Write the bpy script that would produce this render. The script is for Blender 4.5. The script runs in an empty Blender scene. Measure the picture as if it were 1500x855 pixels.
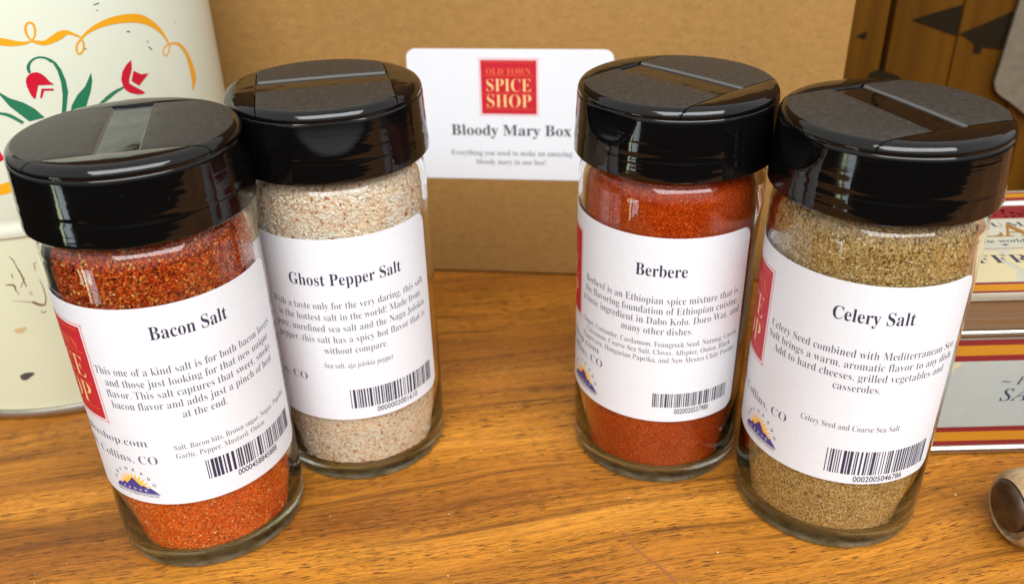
import bpy, bmesh, math, random
from mathutils import Vector, Matrix

# ------------------------------------------------------------------ scene, camera, world, lamps, exposure
S = bpy.context.scene
COL = S.collection
K = 0.001                                   # everything below is measured in millimetres
rad = math.radians


def link(o):
    COL.objects.link(o)
    return o


cam = bpy.data.cameras.new('camera')
cam.sensor_fit = 'HORIZONTAL'
cam.sensor_width = 36.0
cam.lens = 1298.01 / 1500 * 36.0
cam.clip_start = 0.01
cam.clip_end = 50.0
camo = link(bpy.data.objects.new('camera', cam))
PITCH, ROLL = 0.5108614, -0.0251001
fwd = Vector((0, math.cos(PITCH), -math.sin(PITCH)))
rt0 = Vector((1, 0, 0))
up0 = rt0.cross(fwd)
rt = rt0 * math.cos(ROLL) + up0 * math.sin(ROLL)
up = -rt0 * math.sin(ROLL) + up0 * math.cos(ROLL)
m = Matrix((rt, up, -fwd)).transposed().to_4x4()
m.translation = Vector((0, 0, 156.354 * K))
camo.matrix_world = m
cam.dof.use_dof = True
cam.dof.focus_distance = 0.192
cam.dof.aperture_fstop = 19.0
S.camera = camo

W = bpy.data.worlds.new('World')
S.world = W
W.use_nodes = True
wn = W.node_tree.nodes
wl = W.node_tree.links
bg = wn['Background']
tc = wn.new('ShaderNodeTexCoord')
sx = wn.new('ShaderNodeSeparateXYZ')
wr = wn.new('ShaderNodeValToRGB')
wl.new(tc.outputs['Generated'], sx.inputs[0])
mp = wn.new('ShaderNodeMapRange')
mp.inputs[1].default_value = -1
mp.inputs[2].default_value = 1
wl.new(sx.outputs['Z'], mp.inputs[0])
wl.new(mp.outputs[0], wr.inputs[0])
wr.color_ramp.elements[0].position = 0.40
wr.color_ramp.elements[0].color = (0.012, 0.010, 0.008, 1)
wr.color_ramp.elements[1].position = 0.62
wr.color_ramp.elements[1].color = (0.50, 0.49, 0.48, 1)
wl.new(wr.outputs[0], bg.inputs[0])
bg.inputs[1].default_value = 1.05


def area(name, loc, target, sx_, sy_, power, color):
    l = bpy.data.lights.new(name, 'AREA')
    l.shape = 'RECTANGLE'
    l.size, l.size_y = sx_, sy_
    l.energy = power
    l.color = color
    o = link(bpy.data.objects.new(name, l))
    o.location = loc
    d = Vector(target) - Vector(loc)
    o.rotation_euler = d.to_track_quat('-Z', 'Y').to_euler()
    return o


area('window_lamp', (0.20, -0.72, 1.12), (0.0, 0.2, 0.04), 1.7, 0.8, 27.0, (0.97, 0.985, 1.0))
area('streak_lamp', (-1.35, -0.62, -0.31), (-0.08, 0.17, 0.09), 0.08, 0.30, 0.36, (0.86, 1.0, 0.62))  # strip lamps added below table level to draw streaks on the lid sides
area('streak_lamp', (-1.26, -0.79, -0.31), (-0.08, 0.17, 0.09), 0.22, 0.30, 0.65, (0.84, 0.93, 1.0))
for n_, lc in (('ceiling_bulb', (0.10, -0.35, 0.95)), ('ceiling_bulb', (0.42, -0.25, 0.95))):
    l = bpy.data.lights.new(n_, 'POINT')
    l.energy = 0.30
    l.color = (1.0, 0.62, 0.30)
    l.shadow_soft_size = 0.02
    o = link(bpy.data.objects.new(n_, l))
    o.location = lc
S.view_settings.view_transform = 'Standard'
S.view_settings.look = 'None'
S.view_settings.exposure = 0.55
S.view_settings.gamma = 1.0
S.cycles.use_denoising = True
S.cycles.max_bounces = 16
S.cycles.transmission_bounces = 14
S.cycles.glossy_bounces = 6
S.cycles.diffuse_bounces = 5
S.cycles.caustics_refractive = True
S.cycles.caustics_reflective = True
S.cycles.blur_glossy = 1.0
S.cycles.sample_clamp_indirect = 25.0


# ------------------------------------------------------------------ materials
class Mat:
    def __init__(s, name, base=(0.8, 0.8, 0.8), rough=0.5, **kw):
        s.m = bpy.data.materials.new(name)
        s.m.use_nodes = True
        s.n = s.m.node_tree.nodes
        s.l = s.m.node_tree.links
        s.b = s.n['Principled BSDF']
        s.set('Base Color', (*base, 1))
        s.set('Roughness', rough)
        for k, v in kw.items():
            s.set(k.replace('_', ' '), v)

    def set(s, k, v):
        s.b.inputs[k].default_value = v

    def node(s, t, **kw):
        n = s.n.new(t)
        for k, v in kw.items():
            if k.startswith('i_'):
                n.inputs[k[2:].replace('_', ' ')].default_value = v
            else:
                setattr(n, k, v)
        return n

    def link(s, a, b):
        s.l.new(a, b)

    def coord(s, scale=(1, 1, 1), rot=(0, 0, 0), warp=None, kind='Object'):
        t = s.node('ShaderNodeTexCoord')
        mpn = s.node('ShaderNodeMapping')
        mpn.inputs['Scale'].default_value = scale
        mpn.inputs['Rotation'].default_value = rot
        s.link(t.outputs[kind], mpn.inputs[0])
        return mpn.outputs[0]

    def noise(s, vec, scale=1.0, detail=3.0, rough=0.5, dist=0.0):
        n = s.node('ShaderNodeTexNoise')
        n.inputs['Scale'].default_value = scale
        n.inputs['Detail'].default_value = detail
        n.inputs['Roughness'].default_value = rough
        n.inputs['Distortion'].default_value = dist
        s.link(vec, n.inputs['Vector'])
        return n.outputs['Fac']

    def ramp(s, fac, stops, interp='LINEAR'):
        r = s.node('ShaderNodeValToRGB')
        cr = r.color_ramp
        cr.interpolation = interp
        while len(cr.elements) < len(stops):
            cr.elements.new(0.5)
        for e, (p, c) in zip(cr.elements, stops):
            e.position = p
            e.color = (*c, 1) if len(c) == 3 else c
        s.link(fac, r.inputs[0])
        return r.outputs[0]

    def mix(s, fac, a, b, blend='MIX'):
        n = s.node('ShaderNodeMix', data_type='RGBA', blend_type=blend)
        for v, i in ((fac, 0), (a, 6), (b, 7)):
            if isinstance(v, (int, float)):
                n.inputs[i].default_value = v
            elif isinstance(v, tuple):
                n.inputs[i].default_value = (*v, 1)
            else:
                s.link(v, n.inputs[i])
        return n.outputs[2]

    def base(s, sock):
        s.link(sock, s.b.inputs['Base Color'])

    def bump(s, fac, strength=0.3, dist=0.0005):
        b = s.node('ShaderNodeBump')
        b.inputs['Strength'].default_value = strength
        b.inputs['Distance'].default_value = dist
        s.link(fac, b.inputs['Height'])
        s.link(b.outputs[0], s.b.inputs['Normal'])


def g3(v):
    return (v, v, v)


MAT = {}


def simple(name, base, rough, **kw):
    MAT[name] = Mat(name, base, rough, **kw).m


simple('ink', (0.028, 0.024, 0.060), 0.7)
simple('body_ink', (0.115, 0.108, 0.15), 0.7)
simple('box_ink', (0.035, 0.05, 0.055), 0.7)
simple('pale_ink', (0.16, 0.155, 0.18), 0.7)
simple('emblem_red', (0.49, 0.009, 0.022), 0.5)
simple('emblem_rule', (0.78, 0.22, 0.22), 0.5)
simple('emblem_gold', (0.80, 0.55, 0.24), 0.5)
simple('emblem_bronze', (0.78, 0.16, 0.06), 0.5)
simple('sun_yellow', (0.93, 0.50, 0.05), 0.5)
simple('mountain_blue', (0.055, 0.045, 0.24), 0.5)
simple('letter_white', (0.8, 0.8, 0.85), 0.5)
simple('gold_letters', (0.27, 0.125, 0.02), 0.45)
simple('stripe_red', (0.20, 0.016, 0.018), 0.35)
simple('stripe_yellow', (0.47, 0.195, 0.014), 0.35)
simple('parchment_patch', (0.53, 0.46, 0.27), 0.35)
simple('paint_yellow', (0.74, 0.33, 0.010), 0.3)
simple('paint_green', (0.018, 0.155, 0.075), 0.3)
simple('paint_red', (0.50, 0.008, 0.028), 0.3)
simple('scratch_brown', (0.20, 0.12, 0.05), 0.6)
simple('stain_tan', (0.55, 0.40, 0.20), 0.6)
simple('chip_black', (0.06, 0.06, 0.055), 0.6)
simple('mark_black', (0.014, 0.009, 0.004), 0.8, Specular_IOR_Level=0.05)
simple('dark_gap', (0.02, 0.012, 0.006), 0.8)
simple('salt_white', (0.8, 0.78, 0.72), 0.4)

M = Mat('label_paper', (0.84, 0.84, 0.86), 0.42)
M.set('Specular IOR Level', 0.35)
n1 = M.noise(M.coord((1, 1, 1)), 900, 3)
M.base(M.ramp(n1, [(0.3, (0.68, 0.705, 0.745)), (0.7, (0.71, 0.735, 0.775))]))
M.bump(M.noise(M.coord((1, 1, 1)), 60, 2), 0.15, 0.0006)
MAT['paper'] = M.m

M = Mat('glass', (0.995, 1.0, 0.993), 0.0)
M.set('Transmission Weight', 1.0)
M.set('IOR', 1.5)
va = M.node('ShaderNodeVolumeAbsorption')
va.inputs['Color'].default_value = (0.70, 0.90, 0.66, 1)
va.inputs['Density'].default_value = 9.0
out = M.n['Material Output']
M.link(va.outputs[0], out.inputs['Volume'])
sz = M.node('ShaderNodeSeparateXYZ')          # jar heel tinted olive and less clear, imitating light carried through the base
M.link(M.coord(), sz.inputs[0])
hz_ = M.node('ShaderNodeMapRange')
hz_.inputs[1].default_value = 0.0004
hz_.inputs[2].default_value = 0.0026
M.link(sz.outputs['Z'], hz_.inputs[0])
heel_mottle = M.ramp(M.noise(M.coord((1, 1, 0.5)), 170, 3, 0.6), [(0.35, g3(0.0)), (0.65, g3(0.26))])
clr = M.ramp(hz_.outputs[0], [(0.0, g3(0.70)), (1.0, g3(1.0))])
M.link(M.mix(1.0, clr, M.mix(hz_.outputs[0], heel_mottle, (0.0, 0.0, 0.0)), 'ADD'), M.b.inputs['Transmission Weight'])
M.base(M.ramp(hz_.outputs[0], [(0.0, (0.52, 0.47, 0.20)), (1.0, (0.995, 1.0, 0.993))]))
M.link(M.ramp(hz_.outputs[0], [(0.0, g3(0.10)), (0.6, g3(0.0))]), M.b.inputs['Roughness'])
wv = M.noise(M.coord((1, 1, 0.35)), 55, 2)
M.bump(wv, 0.05, 0.0008)
MAT['glass'] = M.m
M = Mat('stippled_glass', (0.97, 0.985, 0.96), 0.45)
M.set('Transmission Weight', 1.0)
M.set('IOR', 1.5)
M.bump(M.noise(M.coord(), 900, 2), 0.5, 0.0004)
MAT['stipple'] = M.m

M = Mat('black_plastic', (0.0075, 0.0072, 0.0072), 0.10)
M.set('Specular IOR Level', 0.5)
wv = M.noise(M.coord((1, 1, 0.5)), 90, 2, 0.4)
fs = M.noise(M.coord((1, 1, 0.12)), 260, 3, 0.5)
hz = M.noise(M.coord((0.1, 0.1, 1)), 420, 2, 0.5)
M.bump(M.mix(0.2, M.mix(0.12, wv, fs), hz), 0.42, 0.0012)
dust = M.noise(M.coord(), 900, 3, 0.8)
M.link(M.ramp(M.noise(M.coord(), 120, 4, 0.7), [(0.35, g3(0.04)), (0.7, g3(0.12))]), M.b.inputs['Roughness'])
M.base(M.ramp(dust, [(0.0, (0.0022, 0.002, 0.002)), (0.71, (0.0028, 0.0026, 0.0025)), (0.78, (0.05, 0.047, 0.043))]))
MAT['plastic'] = M.m

M = Mat('satin_plastic', (0.016, 0.015, 0.0145), 0.44)
fn = M.noise(M.coord(), 1900, 3, 0.7)
ds = M.noise(M.coord(), 700, 5, 0.8)
M.base(M.ramp(ds, [(0.0, (0.012, 0.0105, 0.008)), (0.42, (0.018, 0.016, 0.012)), (0.62, (0.034, 0.030, 0.024)), (0.72, (0.10, 0.09, 0.075))]))
M.bump(fn, 0.7, 0.00022)
MAT['satin'] = M.m
simple('edge_glint', (0.085, 0.083, 0.075), 0.3)  # hinge lips: the edge highlight is put into the colour


def powder(name, scale, stops, rough=0.8, stretch=(1, 1, 1), bump=0.6, bd=0.0006, deep=None, specks=None, fine=None, clump=True):
    M = Mat(name, (0.5, 0.2, 0.1), rough)
    M.set('Specular IOR Level', 0.05)
    c = M.coord(stretch)
    wn_ = M.node('ShaderNodeTexNoise', noise_dimensions='3D')
    wn_.inputs['Scale'].default_value = scale * 0.9
    wn_.inputs['Detail'].default_value = 2
    M.link(c, wn_.inputs['Vector'])
    add = M.node('ShaderNodeVectorMath', operation='MULTIPLY_ADD')
    add.inputs[1].default_value = (0.9 / scale,) * 3
    M.link(wn_.outputs['Color'], add.inputs[0])
    M.link(c, add.inputs[2])
    v = M.node('ShaderNodeTexVoronoi')
    v.inputs['Scale'].default_value = scale
    v.inputs['Randomness'].default_value = 1.0
    M.link(add.outputs[0], v.inputs['Vector'])
    sep = M.node('ShaderNodeSeparateColor')
    M.link(v.outputs['Color'], sep.inputs[0])
    col = M.ramp(sep.outputs[0], stops)
    if fine:
        v2 = M.node('ShaderNodeTexVoronoi')
        v2.inputs['Scale'].default_value = scale * 2.3
        M.link(c, v2.inputs['Vector'])
        sp = M.node('ShaderNodeSeparateColor')
        M.link(v2.outputs['Color'], sp.inputs[0])
        col = M.mix(0.5, col, M.ramp(sp.outputs[1], fine))
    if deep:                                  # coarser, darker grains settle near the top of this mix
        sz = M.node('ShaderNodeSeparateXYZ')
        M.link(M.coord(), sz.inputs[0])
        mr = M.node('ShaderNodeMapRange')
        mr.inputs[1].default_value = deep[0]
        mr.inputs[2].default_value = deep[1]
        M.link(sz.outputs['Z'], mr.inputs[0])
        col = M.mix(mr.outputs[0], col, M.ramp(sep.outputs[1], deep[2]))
    if specks:
        v3 = M.node('ShaderNodeTexVoronoi')
        v3.inputs['Scale'].default_value = specks[0]
        M.link(add.outputs[0], v3.inputs['Vector'])
        sp3 = M.node('ShaderNodeSeparateColor')
        M.link(v3.outputs['Color'], sp3.inputs[0])
        f = M.ramp(sp3.outputs[2], [(specks[1], g3(0)), (specks[1] + 0.02, g3(1))])
        col = M.mix(f, col, specks[2])
    if clump:
        cl = M.noise(M.coord(), 190, 4, 0.6)
        col = M.mix(0.55, col, M.ramp(cl, [(0.3, g3(0.74)), (0.65, g3(1.2))]), 'MULTIPLY')
    M.base(col)
    M.bump(v.outputs['Distance'], bump, bd)
    MAT[name] = M.m


powder('bacon_salt_mix', 2900, [(0.0, (0.20, 0.022, 0.002)), (0.10, (0.62, 0.060, 0.003)), (0.45, (0.92, 0.112, 0.004)), (0.80, (0.95, 0.165, 0.008)), (0.96, (0.95, 0.36, 0.06)), (1.0, (0.95, 0.62, 0.26))],
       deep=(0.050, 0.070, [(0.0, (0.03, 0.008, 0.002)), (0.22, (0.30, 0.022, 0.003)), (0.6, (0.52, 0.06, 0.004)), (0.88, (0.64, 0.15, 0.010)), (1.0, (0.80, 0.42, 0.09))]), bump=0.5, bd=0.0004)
powder('pink_salt_crystals', 1700, [(0.0, (0.74, 0.44, 0.22)), (0.25, (0.96, 0.71, 0.44)), (0.7, (0.99, 0.83, 0.58)), (1.0, (0.99, 0.94, 0.78))], rough=0.5,
       specks=(1900, 0.965, (0.62, 0.20, 0.07)), bump=0.55, bd=0.0005)
powder('red_spice_powder', 4600, [(0.0, (0.20, 0.014, 0.001)), (0.3, (0.42, 0.036, 0.001)), (0.7, (0.55, 0.058, 0.002)), (0.95, (0.68, 0.085, 0.004)), (1.0, (0.75, 0.28, 0.05))], bump=0.3, bd=0.0002)
powder('celery_seed_salt', 4000, [(0.0, (0.16, 0.075, 0.014)), (0.25, (0.46, 0.27, 0.06)), (0.6, (0.66, 0.42, 0.125)), (0.9, (0.74, 0.54, 0.24)), (1.0, (0.86, 0.74, 0.48))], stretch=(1, 1, 0.6),
       specks=(1500, 0.990, (0.12, 0.06, 0.02)), bump=0.4, bd=0.0003)



def grain_mat(name, stops, deep=None):
    M = Mat(name, (0.5, 0.3, 0.1), 0.6)
    M.set('Specular IOR Level', 0.15)
    ge = M.node('ShaderNodeNewGeometry')
    ri = ge.outputs['Random Per Island']
    col = M.ramp(ri, stops)
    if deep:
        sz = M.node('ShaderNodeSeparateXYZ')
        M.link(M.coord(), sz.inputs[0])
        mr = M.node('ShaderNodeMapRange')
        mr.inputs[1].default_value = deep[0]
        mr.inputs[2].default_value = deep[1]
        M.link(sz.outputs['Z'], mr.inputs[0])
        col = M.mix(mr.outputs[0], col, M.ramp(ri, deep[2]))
    M.base(col)
    MAT[name] = M.m


grain_mat('bacon_grains', [(0.0, (0.22, 0.03, 0.004)), (0.08, (0.70, 0.07, 0.004)), (0.5, (0.93, 0.13, 0.006)), (0.85, (0.95, 0.21, 0.02)), (0.96, (0.95, 0.45, 0.12)), (1.0, (0.95, 0.7, 0.4))],
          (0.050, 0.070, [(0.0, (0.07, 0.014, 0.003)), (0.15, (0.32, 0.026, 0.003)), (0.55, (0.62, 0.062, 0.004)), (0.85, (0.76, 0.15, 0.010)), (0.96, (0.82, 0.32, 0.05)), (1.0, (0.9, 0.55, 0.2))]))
grain_mat('salt_grains', [(0.0, (0.50, 0.10, 0.03)), (0.03, (0.75, 0.34, 0.16)), (0.06, (0.97, 0.72, 0.50)), (0.45, (0.99, 0.83, 0.63)), (0.8, (0.99, 0.90, 0.74)), (1.0, (0.99, 0.97, 0.9))])
grain_mat('celery_grains', [(0.0, (0.12, 0.05, 0.012)), (0.2, (0.38, 0.21, 0.05)), (0.55, (0.60, 0.38, 0.115)), (0.85, (0.76, 0.55, 0.24)), (1.0, (0.9, 0.8, 0.56))])

# cardboard
M = Mat('cardboard', (0.4, 0.2, 0.06), 0.75)
M.set('Specular IOR Level', 0.2)
a = M.noise(M.coord((260, 260, 420)), 1, 5, 0.65)
b_ = M.noise(M.coord(), 14, 3)
v = M.node('ShaderNodeTexVoronoi')
v.inputs['Scale'].default_value = 1500
M.link(M.coord(), v.inputs['Vector'])
sp = M.node('ShaderNodeSeparateColor')
M.link(v.outputs['Color'], sp.inputs[0])
col = M.ramp(a, [(0.25, (0.258, 0.136, 0.036)), (0.75, (0.340, 0.185, 0.056))])
col = M.mix(0.6, col, M.ramp(b_, [(0.3, g3(0.88)), (0.7, g3(1.08))]), 'MULTIPLY')
col = M.mix(M.ramp(sp.outputs[0], [(0.955, g3(0)), (0.99, g3(0.28))]), col, (0.14, 0.07, 0.02))
col = M.mix(M.ramp(sp.outputs[1], [(0.965, g3(0)), (0.99, g3(0.10))]), col, (0.55, 0.36, 0.17))
M.base(col)
M.bump(a, 0.25, 0.0003)
MAT['cardboard'] = M.m

# table wood
M = Mat('table_wood', (0.45, 0.17, 0.035), 0.42)
M.set('Specular IOR Level', 0.2)
GR = (0, 0, rad(-10))
tcn = M.coord((1, 1, 1), GR)
wob = M.node('ShaderNodeTexNoise')
wob.inputs['Scale'].default_value = 9.0
wob.inputs['Detail'].default_value = 2
M.link(tcn, wob.inputs['Vector'])
ad = M.node('ShaderNodeVectorMath', operation='MULTIPLY_ADD')
ad.inputs[1].default_value = (0.0, 0.020, 0.0)
M.link(wob.outputs['Color'], ad.inputs[0])
M.link(tcn, ad.inputs[2])


def stretched(sc):
    mm = M.node('ShaderNodeMapping')
    mm.inputs['Scale'].default_value = sc
    M.link(ad.outputs[0], mm.inputs[0])
    return mm.outputs[0]


broad = M.noise(stretched((4.2, 46, 1)), 1, 4, 0.6)
rings = M.noise(stretched((7, 230, 1)), 1, 5, 0.65, 0.3)
fib = M.noise(stretched((42, 1150, 1)), 1, 7, 0.75)
pore = M.noise(stretched((240, 2900, 1)), 1, 2, 0.6)
porel = M.noise(stretched((14, 160, 1)), 1, 2, 0.5)
col = M.ramp(broad, [(0.26, (0.185, 0.065, 0.010)), (0.42, (0.325, 0.120, 0.014)), (0.55, (0.460, 0.178, 0.019)), (0.72, (0.580, 0.245, 0.034))])
redn = M.noise(stretched((3.5, 26, 1)), 1, 3, 0.5)
col = M.mix(M.ramp(redn, [(0.42, g3(0)), (0.62, g3(0.6))]), col, (0.255, 0.083, 0.013))
col = M.mix(M.ramp(rings, [(0.32, g3(0.75)), (0.47, g3(0.0))]), col, (0.095, 0.033, 0.008))
col = M.mix(0.8, col, M.ramp(fib, [(0.32, g3(0.36)), (0.58, g3(1.2))]), 'MULTIPLY')
pf = M.mix(1.0, M.ramp(pore, [(0.555, g3(0)), (0.60, g3(0.9))]), M.ramp(porel, [(0.36, g3(0.35)), (0.52, g3(1))]), 'MULTIPLY')
col = M.mix(pf, col, (0.060, 0.022, 0.006))
spk = M.noise(M.coord((1, 2.5, 1), GR), 1500, 3, 0.8)
col = M.mix(0.5, col, M.ramp(spk, [(0.3, g3(0.72)), (0.7, g3(1.25))]), 'MULTIPLY')
M.base(col)
rr = M.ramp(fib, [(0.3, g3(0.5)), (0.7, g3(0.36))])
M.link(rr, M.b.inputs['Roughness'])
M.bump(M.mix(0.5, fib, pore), 0.3, 0.0003)
MAT['table_wood'] = M.m

# planks
M = Mat('plank_wood', (0.25, 0.11, 0.02), 0.6)
a = M.noise(M.coord((140, 140, 5)), 1, 4, 0.6)
b_ = M.noise(M.coord((28, 28, 3)), 1, 3)
col = M.ramp(a, [(0.3, (0.066, 0.026, 0.0015)), (0.7, (0.120, 0.048, 0.003))])
col = M.mix(0.6, col, M.ramp(b_, [(0.3, g3(0.7)), (0.7, g3(1.15))]), 'MULTIPLY')
M.base(col)
M.set('Specular IOR Level', 0.1)
M.bump(a, 0.3, 0.0004)
MAT['plank'] = M.m

# painted tin
M = Mat('cream_enamel', (0.86, 0.83, 0.70), 0.22)
a = M.noise(M.coord(), 16, 3)
M.base(M.ramp(a, [(0.3, (0.60, 0.62, 0.50)), (0.7, (0.635, 0.655, 0.535))]))
M.bump(M.noise(M.coord(), 30, 2), 0.10, 0.0015)
MAT['cream'] = M.m
M = Mat('aged_enamel', (0.78, 0.72, 0.46), 0.32)
a = M.noise(M.coord(), 24, 4)
M.base(M.ramp(a, [(0.3, (0.58, 0.59, 0.41)), (0.7, (0.63, 0.635, 0.455))]))
M.bump(M.noise(M.coord(), 40, 2), 0.12, 0.001)
MAT['aged'] = M.m
M = Mat('tin_metal', (0.46, 0.43, 0.37), 0.26, Metallic=1.0)
a = M.noise(M.coord((60, 60, 60)), 1, 4)
M.link(M.ramp(a, [(0.3, g3(0.18)), (0.7, g3(0.36))]), M.b.inputs['Roughness'])
MAT['metal'] = M.m
M = Mat('brushed_lid_metal', (0.46, 0.39, 0.30), 0.42, Metallic=1.0)
a = M.noise(M.coord((12, 12, 900)), 1, 4)
M.link(M.ramp(a, [(0.3, g3(0.32)), (0.7, g3(0.55))]), M.b.inputs['Roughness'])
MAT['brushed'] = M.m
M = Mat('printed_cream_shaded', (0.70, 0.69, 0.60), 0.32)  # tin front: cream print greyed, its weaker light put into the colour
a = M.noise(M.coord(), 45, 5, 0.6)
M.base(M.ramp(a, [(0.35, (0.345, 0.365, 0.34)), (0.62, (0.38, 0.395, 0.36))]))
MAT['printed'] = M.m
M = Mat('printed_cream_lit', (0.5, 0.48, 0.38), 0.3)  # lid top: the same print in a lighter colour, as the better lit face
a = M.noise(M.coord(), 60, 5, 0.6)
M.base(M.ramp(a, [(0.35, (0.42, 0.41, 0.325)), (0.62, (0.47, 0.45, 0.35))]))
MAT['printed_cream_lit'] = M.m
M = Mat('card_white', (0.6, 0.57, 0.52), 0.7)
a = M.noise(M.coord(), 300, 4)
M.base(M.ramp(a, [(0.3, (0.11, 0.09, 0.06)), (0.7, (0.14, 0.115, 0.078))]))
MAT['card'] = M.m
M = Mat('handle_wood', (0.42, 0.30, 0.17), 0.5)
a = M.noise(M.coord((70, 500, 500)), 1, 4)
col = M.ramp(a, [(0.3, (0.28, 0.17, 0.075)), (0.65, (0.46, 0.33, 0.18))])
M.base(col)
M.bump(a, 0.2, 0.0004)
MAT['handle'] = M.m
M = Mat('dark_iron', (0.05, 0.025, 0.015), 0.42, Metallic=0.15)
a = M.noise(M.coord(), 330, 4)
M.base(M.ramp(a, [(0.3, (0.030, 0.014, 0.006)), (0.7, (0.085, 0.045, 0.022))]))
M.bump(a, 0.25, 0.0006)
MAT['iron'] = M.m

simple('scratch_wood', (0.25, 0.085, 0.022), 0.6)

CAN_STROKES = {
    'scroll': [
         [(19.93, 108.62, 1.41), (22.44, 108.2, 1.76), (24.91, 107.57, 1.77), (26.77, 107.04, 1.6), (28.68, 106.63, 1.07), (30.36, 106.54, 0.64), (31.63, 106.84, 0.36)] ,
         [(31.65, 106.91, 0.36), (31.02, 108.04, 0.5), (30.99, 109.7, 0.57), (31.56, 110.83, 0.49), (32.24, 111.1, 0.49), (32.95, 110.52, 0.56), (32.94, 109.05, 0.5), (32.43, 107.65, 0.43), (31.65, 106.91, 0.36)] ,
         [(31.47, 106.86, 0.36), (32.87, 106.28, 0.9), (34.35, 105.94, 1.15), (36.25, 106.42, 1.62), (38.26, 107.22, 1.87), (39.81, 107.56, 1.08), (41.14, 106.96, 0.65), (42.43, 106.08, 0.44), (42.86, 105.55, 0.37)] ,
         [(42.83, 105.44, 0.44), (41.62, 104.43, 0.51), (41.06, 103.0, 0.52), (41.44, 101.92, 0.44), (42.48, 102.54, 0.52), (43.06, 103.78, 0.52), (43.02, 105.4, 0.44)] ,
         [(42.72, 105.46, 0.51), (44.49, 106.59, 0.73), (47.14, 107.64, 1.17), (50.62, 108.23, 1.65), (54.13, 108.26, 2.03), (57.76, 107.79, 2.24), (60.53, 106.92, 2.18), (63.25, 105.24, 1.71), (65.48, 103.13, 1.23), (67.15, 100.69, 0.78), (67.83, 98.86, 0.47)] ,
         [(67.95, 98.83, 0.39), (65.9, 98.27, 0.39), (65.15, 97.19, 0.39), (65.86, 96.13, 0.39), (67.21, 96.9, 0.47), (68.25, 98.55, 0.39)] ,
         [(67.8, 98.74, 0.47), (70.38, 98.51, 0.63), (72.48, 97.33, 1.03), (74.6, 94.64, 1.36), (75.57, 91.31, 2.01), (75.88, 88.56, 2.43), (75.57, 86.39, 2.04), (74.06, 84.12, 0.33)] ,
    ],
    'stem': [
         [(29.22, 99.36, 0.59), (29.26, 100.81, 0.73), (30.22, 102.1, 0.51), (31.78, 102.76, 0.44), (33.44, 102.42, 0.51), (34.91, 101.22, 0.81)] ,
         [(18.42, 91.37, 0.53), (19.64, 90.82, 0.53), (22.12, 89.8, 0.84), (24.64, 87.5, 0.77)] ,
         [(43.04, 88.43, 0.62), (45.86, 89.83, 1.01), (48.0, 90.76, 0.86), (50.57, 91.37, 0.47)] ,
    ],
    'band': [ [(8.4, 70.97, 2.92), (14.9, 71.18, 2.9), (17.25, 71.59, 2.71), (23.54, 73.72, 2.5), (30.73, 76.57, 2.13)] ],
    'scratch': [
         [(11.62, 52.25, 0.16), (12.35, 50.78, 0.27), (12.79, 47.38, 0.16)] ,
         [(12.57, 49.09, 0.21), (13.08, 46.78, 0.43), (13.38, 42.77, 0.27)] ,
         [(11.97, 42.7, 0.16), (13.67, 45.56, 0.16)] ,
         [(8.35, 43.9, 0.22), (10.38, 43.66, 0.55), (10.46, 41.94, 0.28)] ,
         [(10.81, 47.21, 0.22), (10.76, 45.7, 0.22)] ,
         [(16.95, 49.37, 0.16), (16.96, 48.37, 0.21), (16.83, 47.16, 0.16)] ,
         [(16.95, 49.37, 0.16), (17.79, 49.44, 0.16)] ,
         [(17.11, 44.4, 0.11), (17.42, 41.48, 0.22), (17.24, 38.62, 0.28), (16.52, 36.55, 0.33)] ,
         [(16.52, 36.55, 0.45), (15.27, 36.78, 0.78), (13.59, 38.01, 0.67)] ,
         [(8.63, 39.06, 0.11), (13.47, 37.91, 0.22)] ,
         [(13.63, 41.13, 0.17), (14.49, 40.87, 0.17)] ,
         [(13.45, 40.46, 0.17), (14.31, 40.21, 0.17)] ,
         [(15.06, 35.06, 0.17), (15.39, 34.17, 0.23), (16.4, 34.81, 0.17)] ,
         [(10.76, 42.01, 0.17), (10.85, 40.62, 0.17)] ,
    ],
    'chip': [
         [(47.84, 112.9, 0.18), (49.39, 113.09, 0.22)] ,
         [(54.98, 104.95, 0.26), (55.95, 104.72, 0.23)] ,
         [(60.62, 101.42, 0.23), (60.62, 100.85, 0.23)] ,
         [(60.58, 99.8, 0.31), (61.47, 98.77, 0.23)] ,
         [(48.19, 111.63, 0.14), (48.62, 111.41, 0.14)] ,
         [(43.0, 103.1, 0.18), (43.5, 102.77, 0.18)] ,
         [(72.31, 103.72, 0.19), (72.31, 103.3, 0.19)] ,
         [(3.9, 14.08, 1.39), (4.88, 14.23, 2.07), (6.17, 14.82, 1.83), (7.98, 15.31, 0.46)] ,
    ],
    'stain': [ [(6.72, 29.88, 0.86), (8.05, 29.51, 1.73), (9.9, 30.38, 0.43)] ],
}
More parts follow.
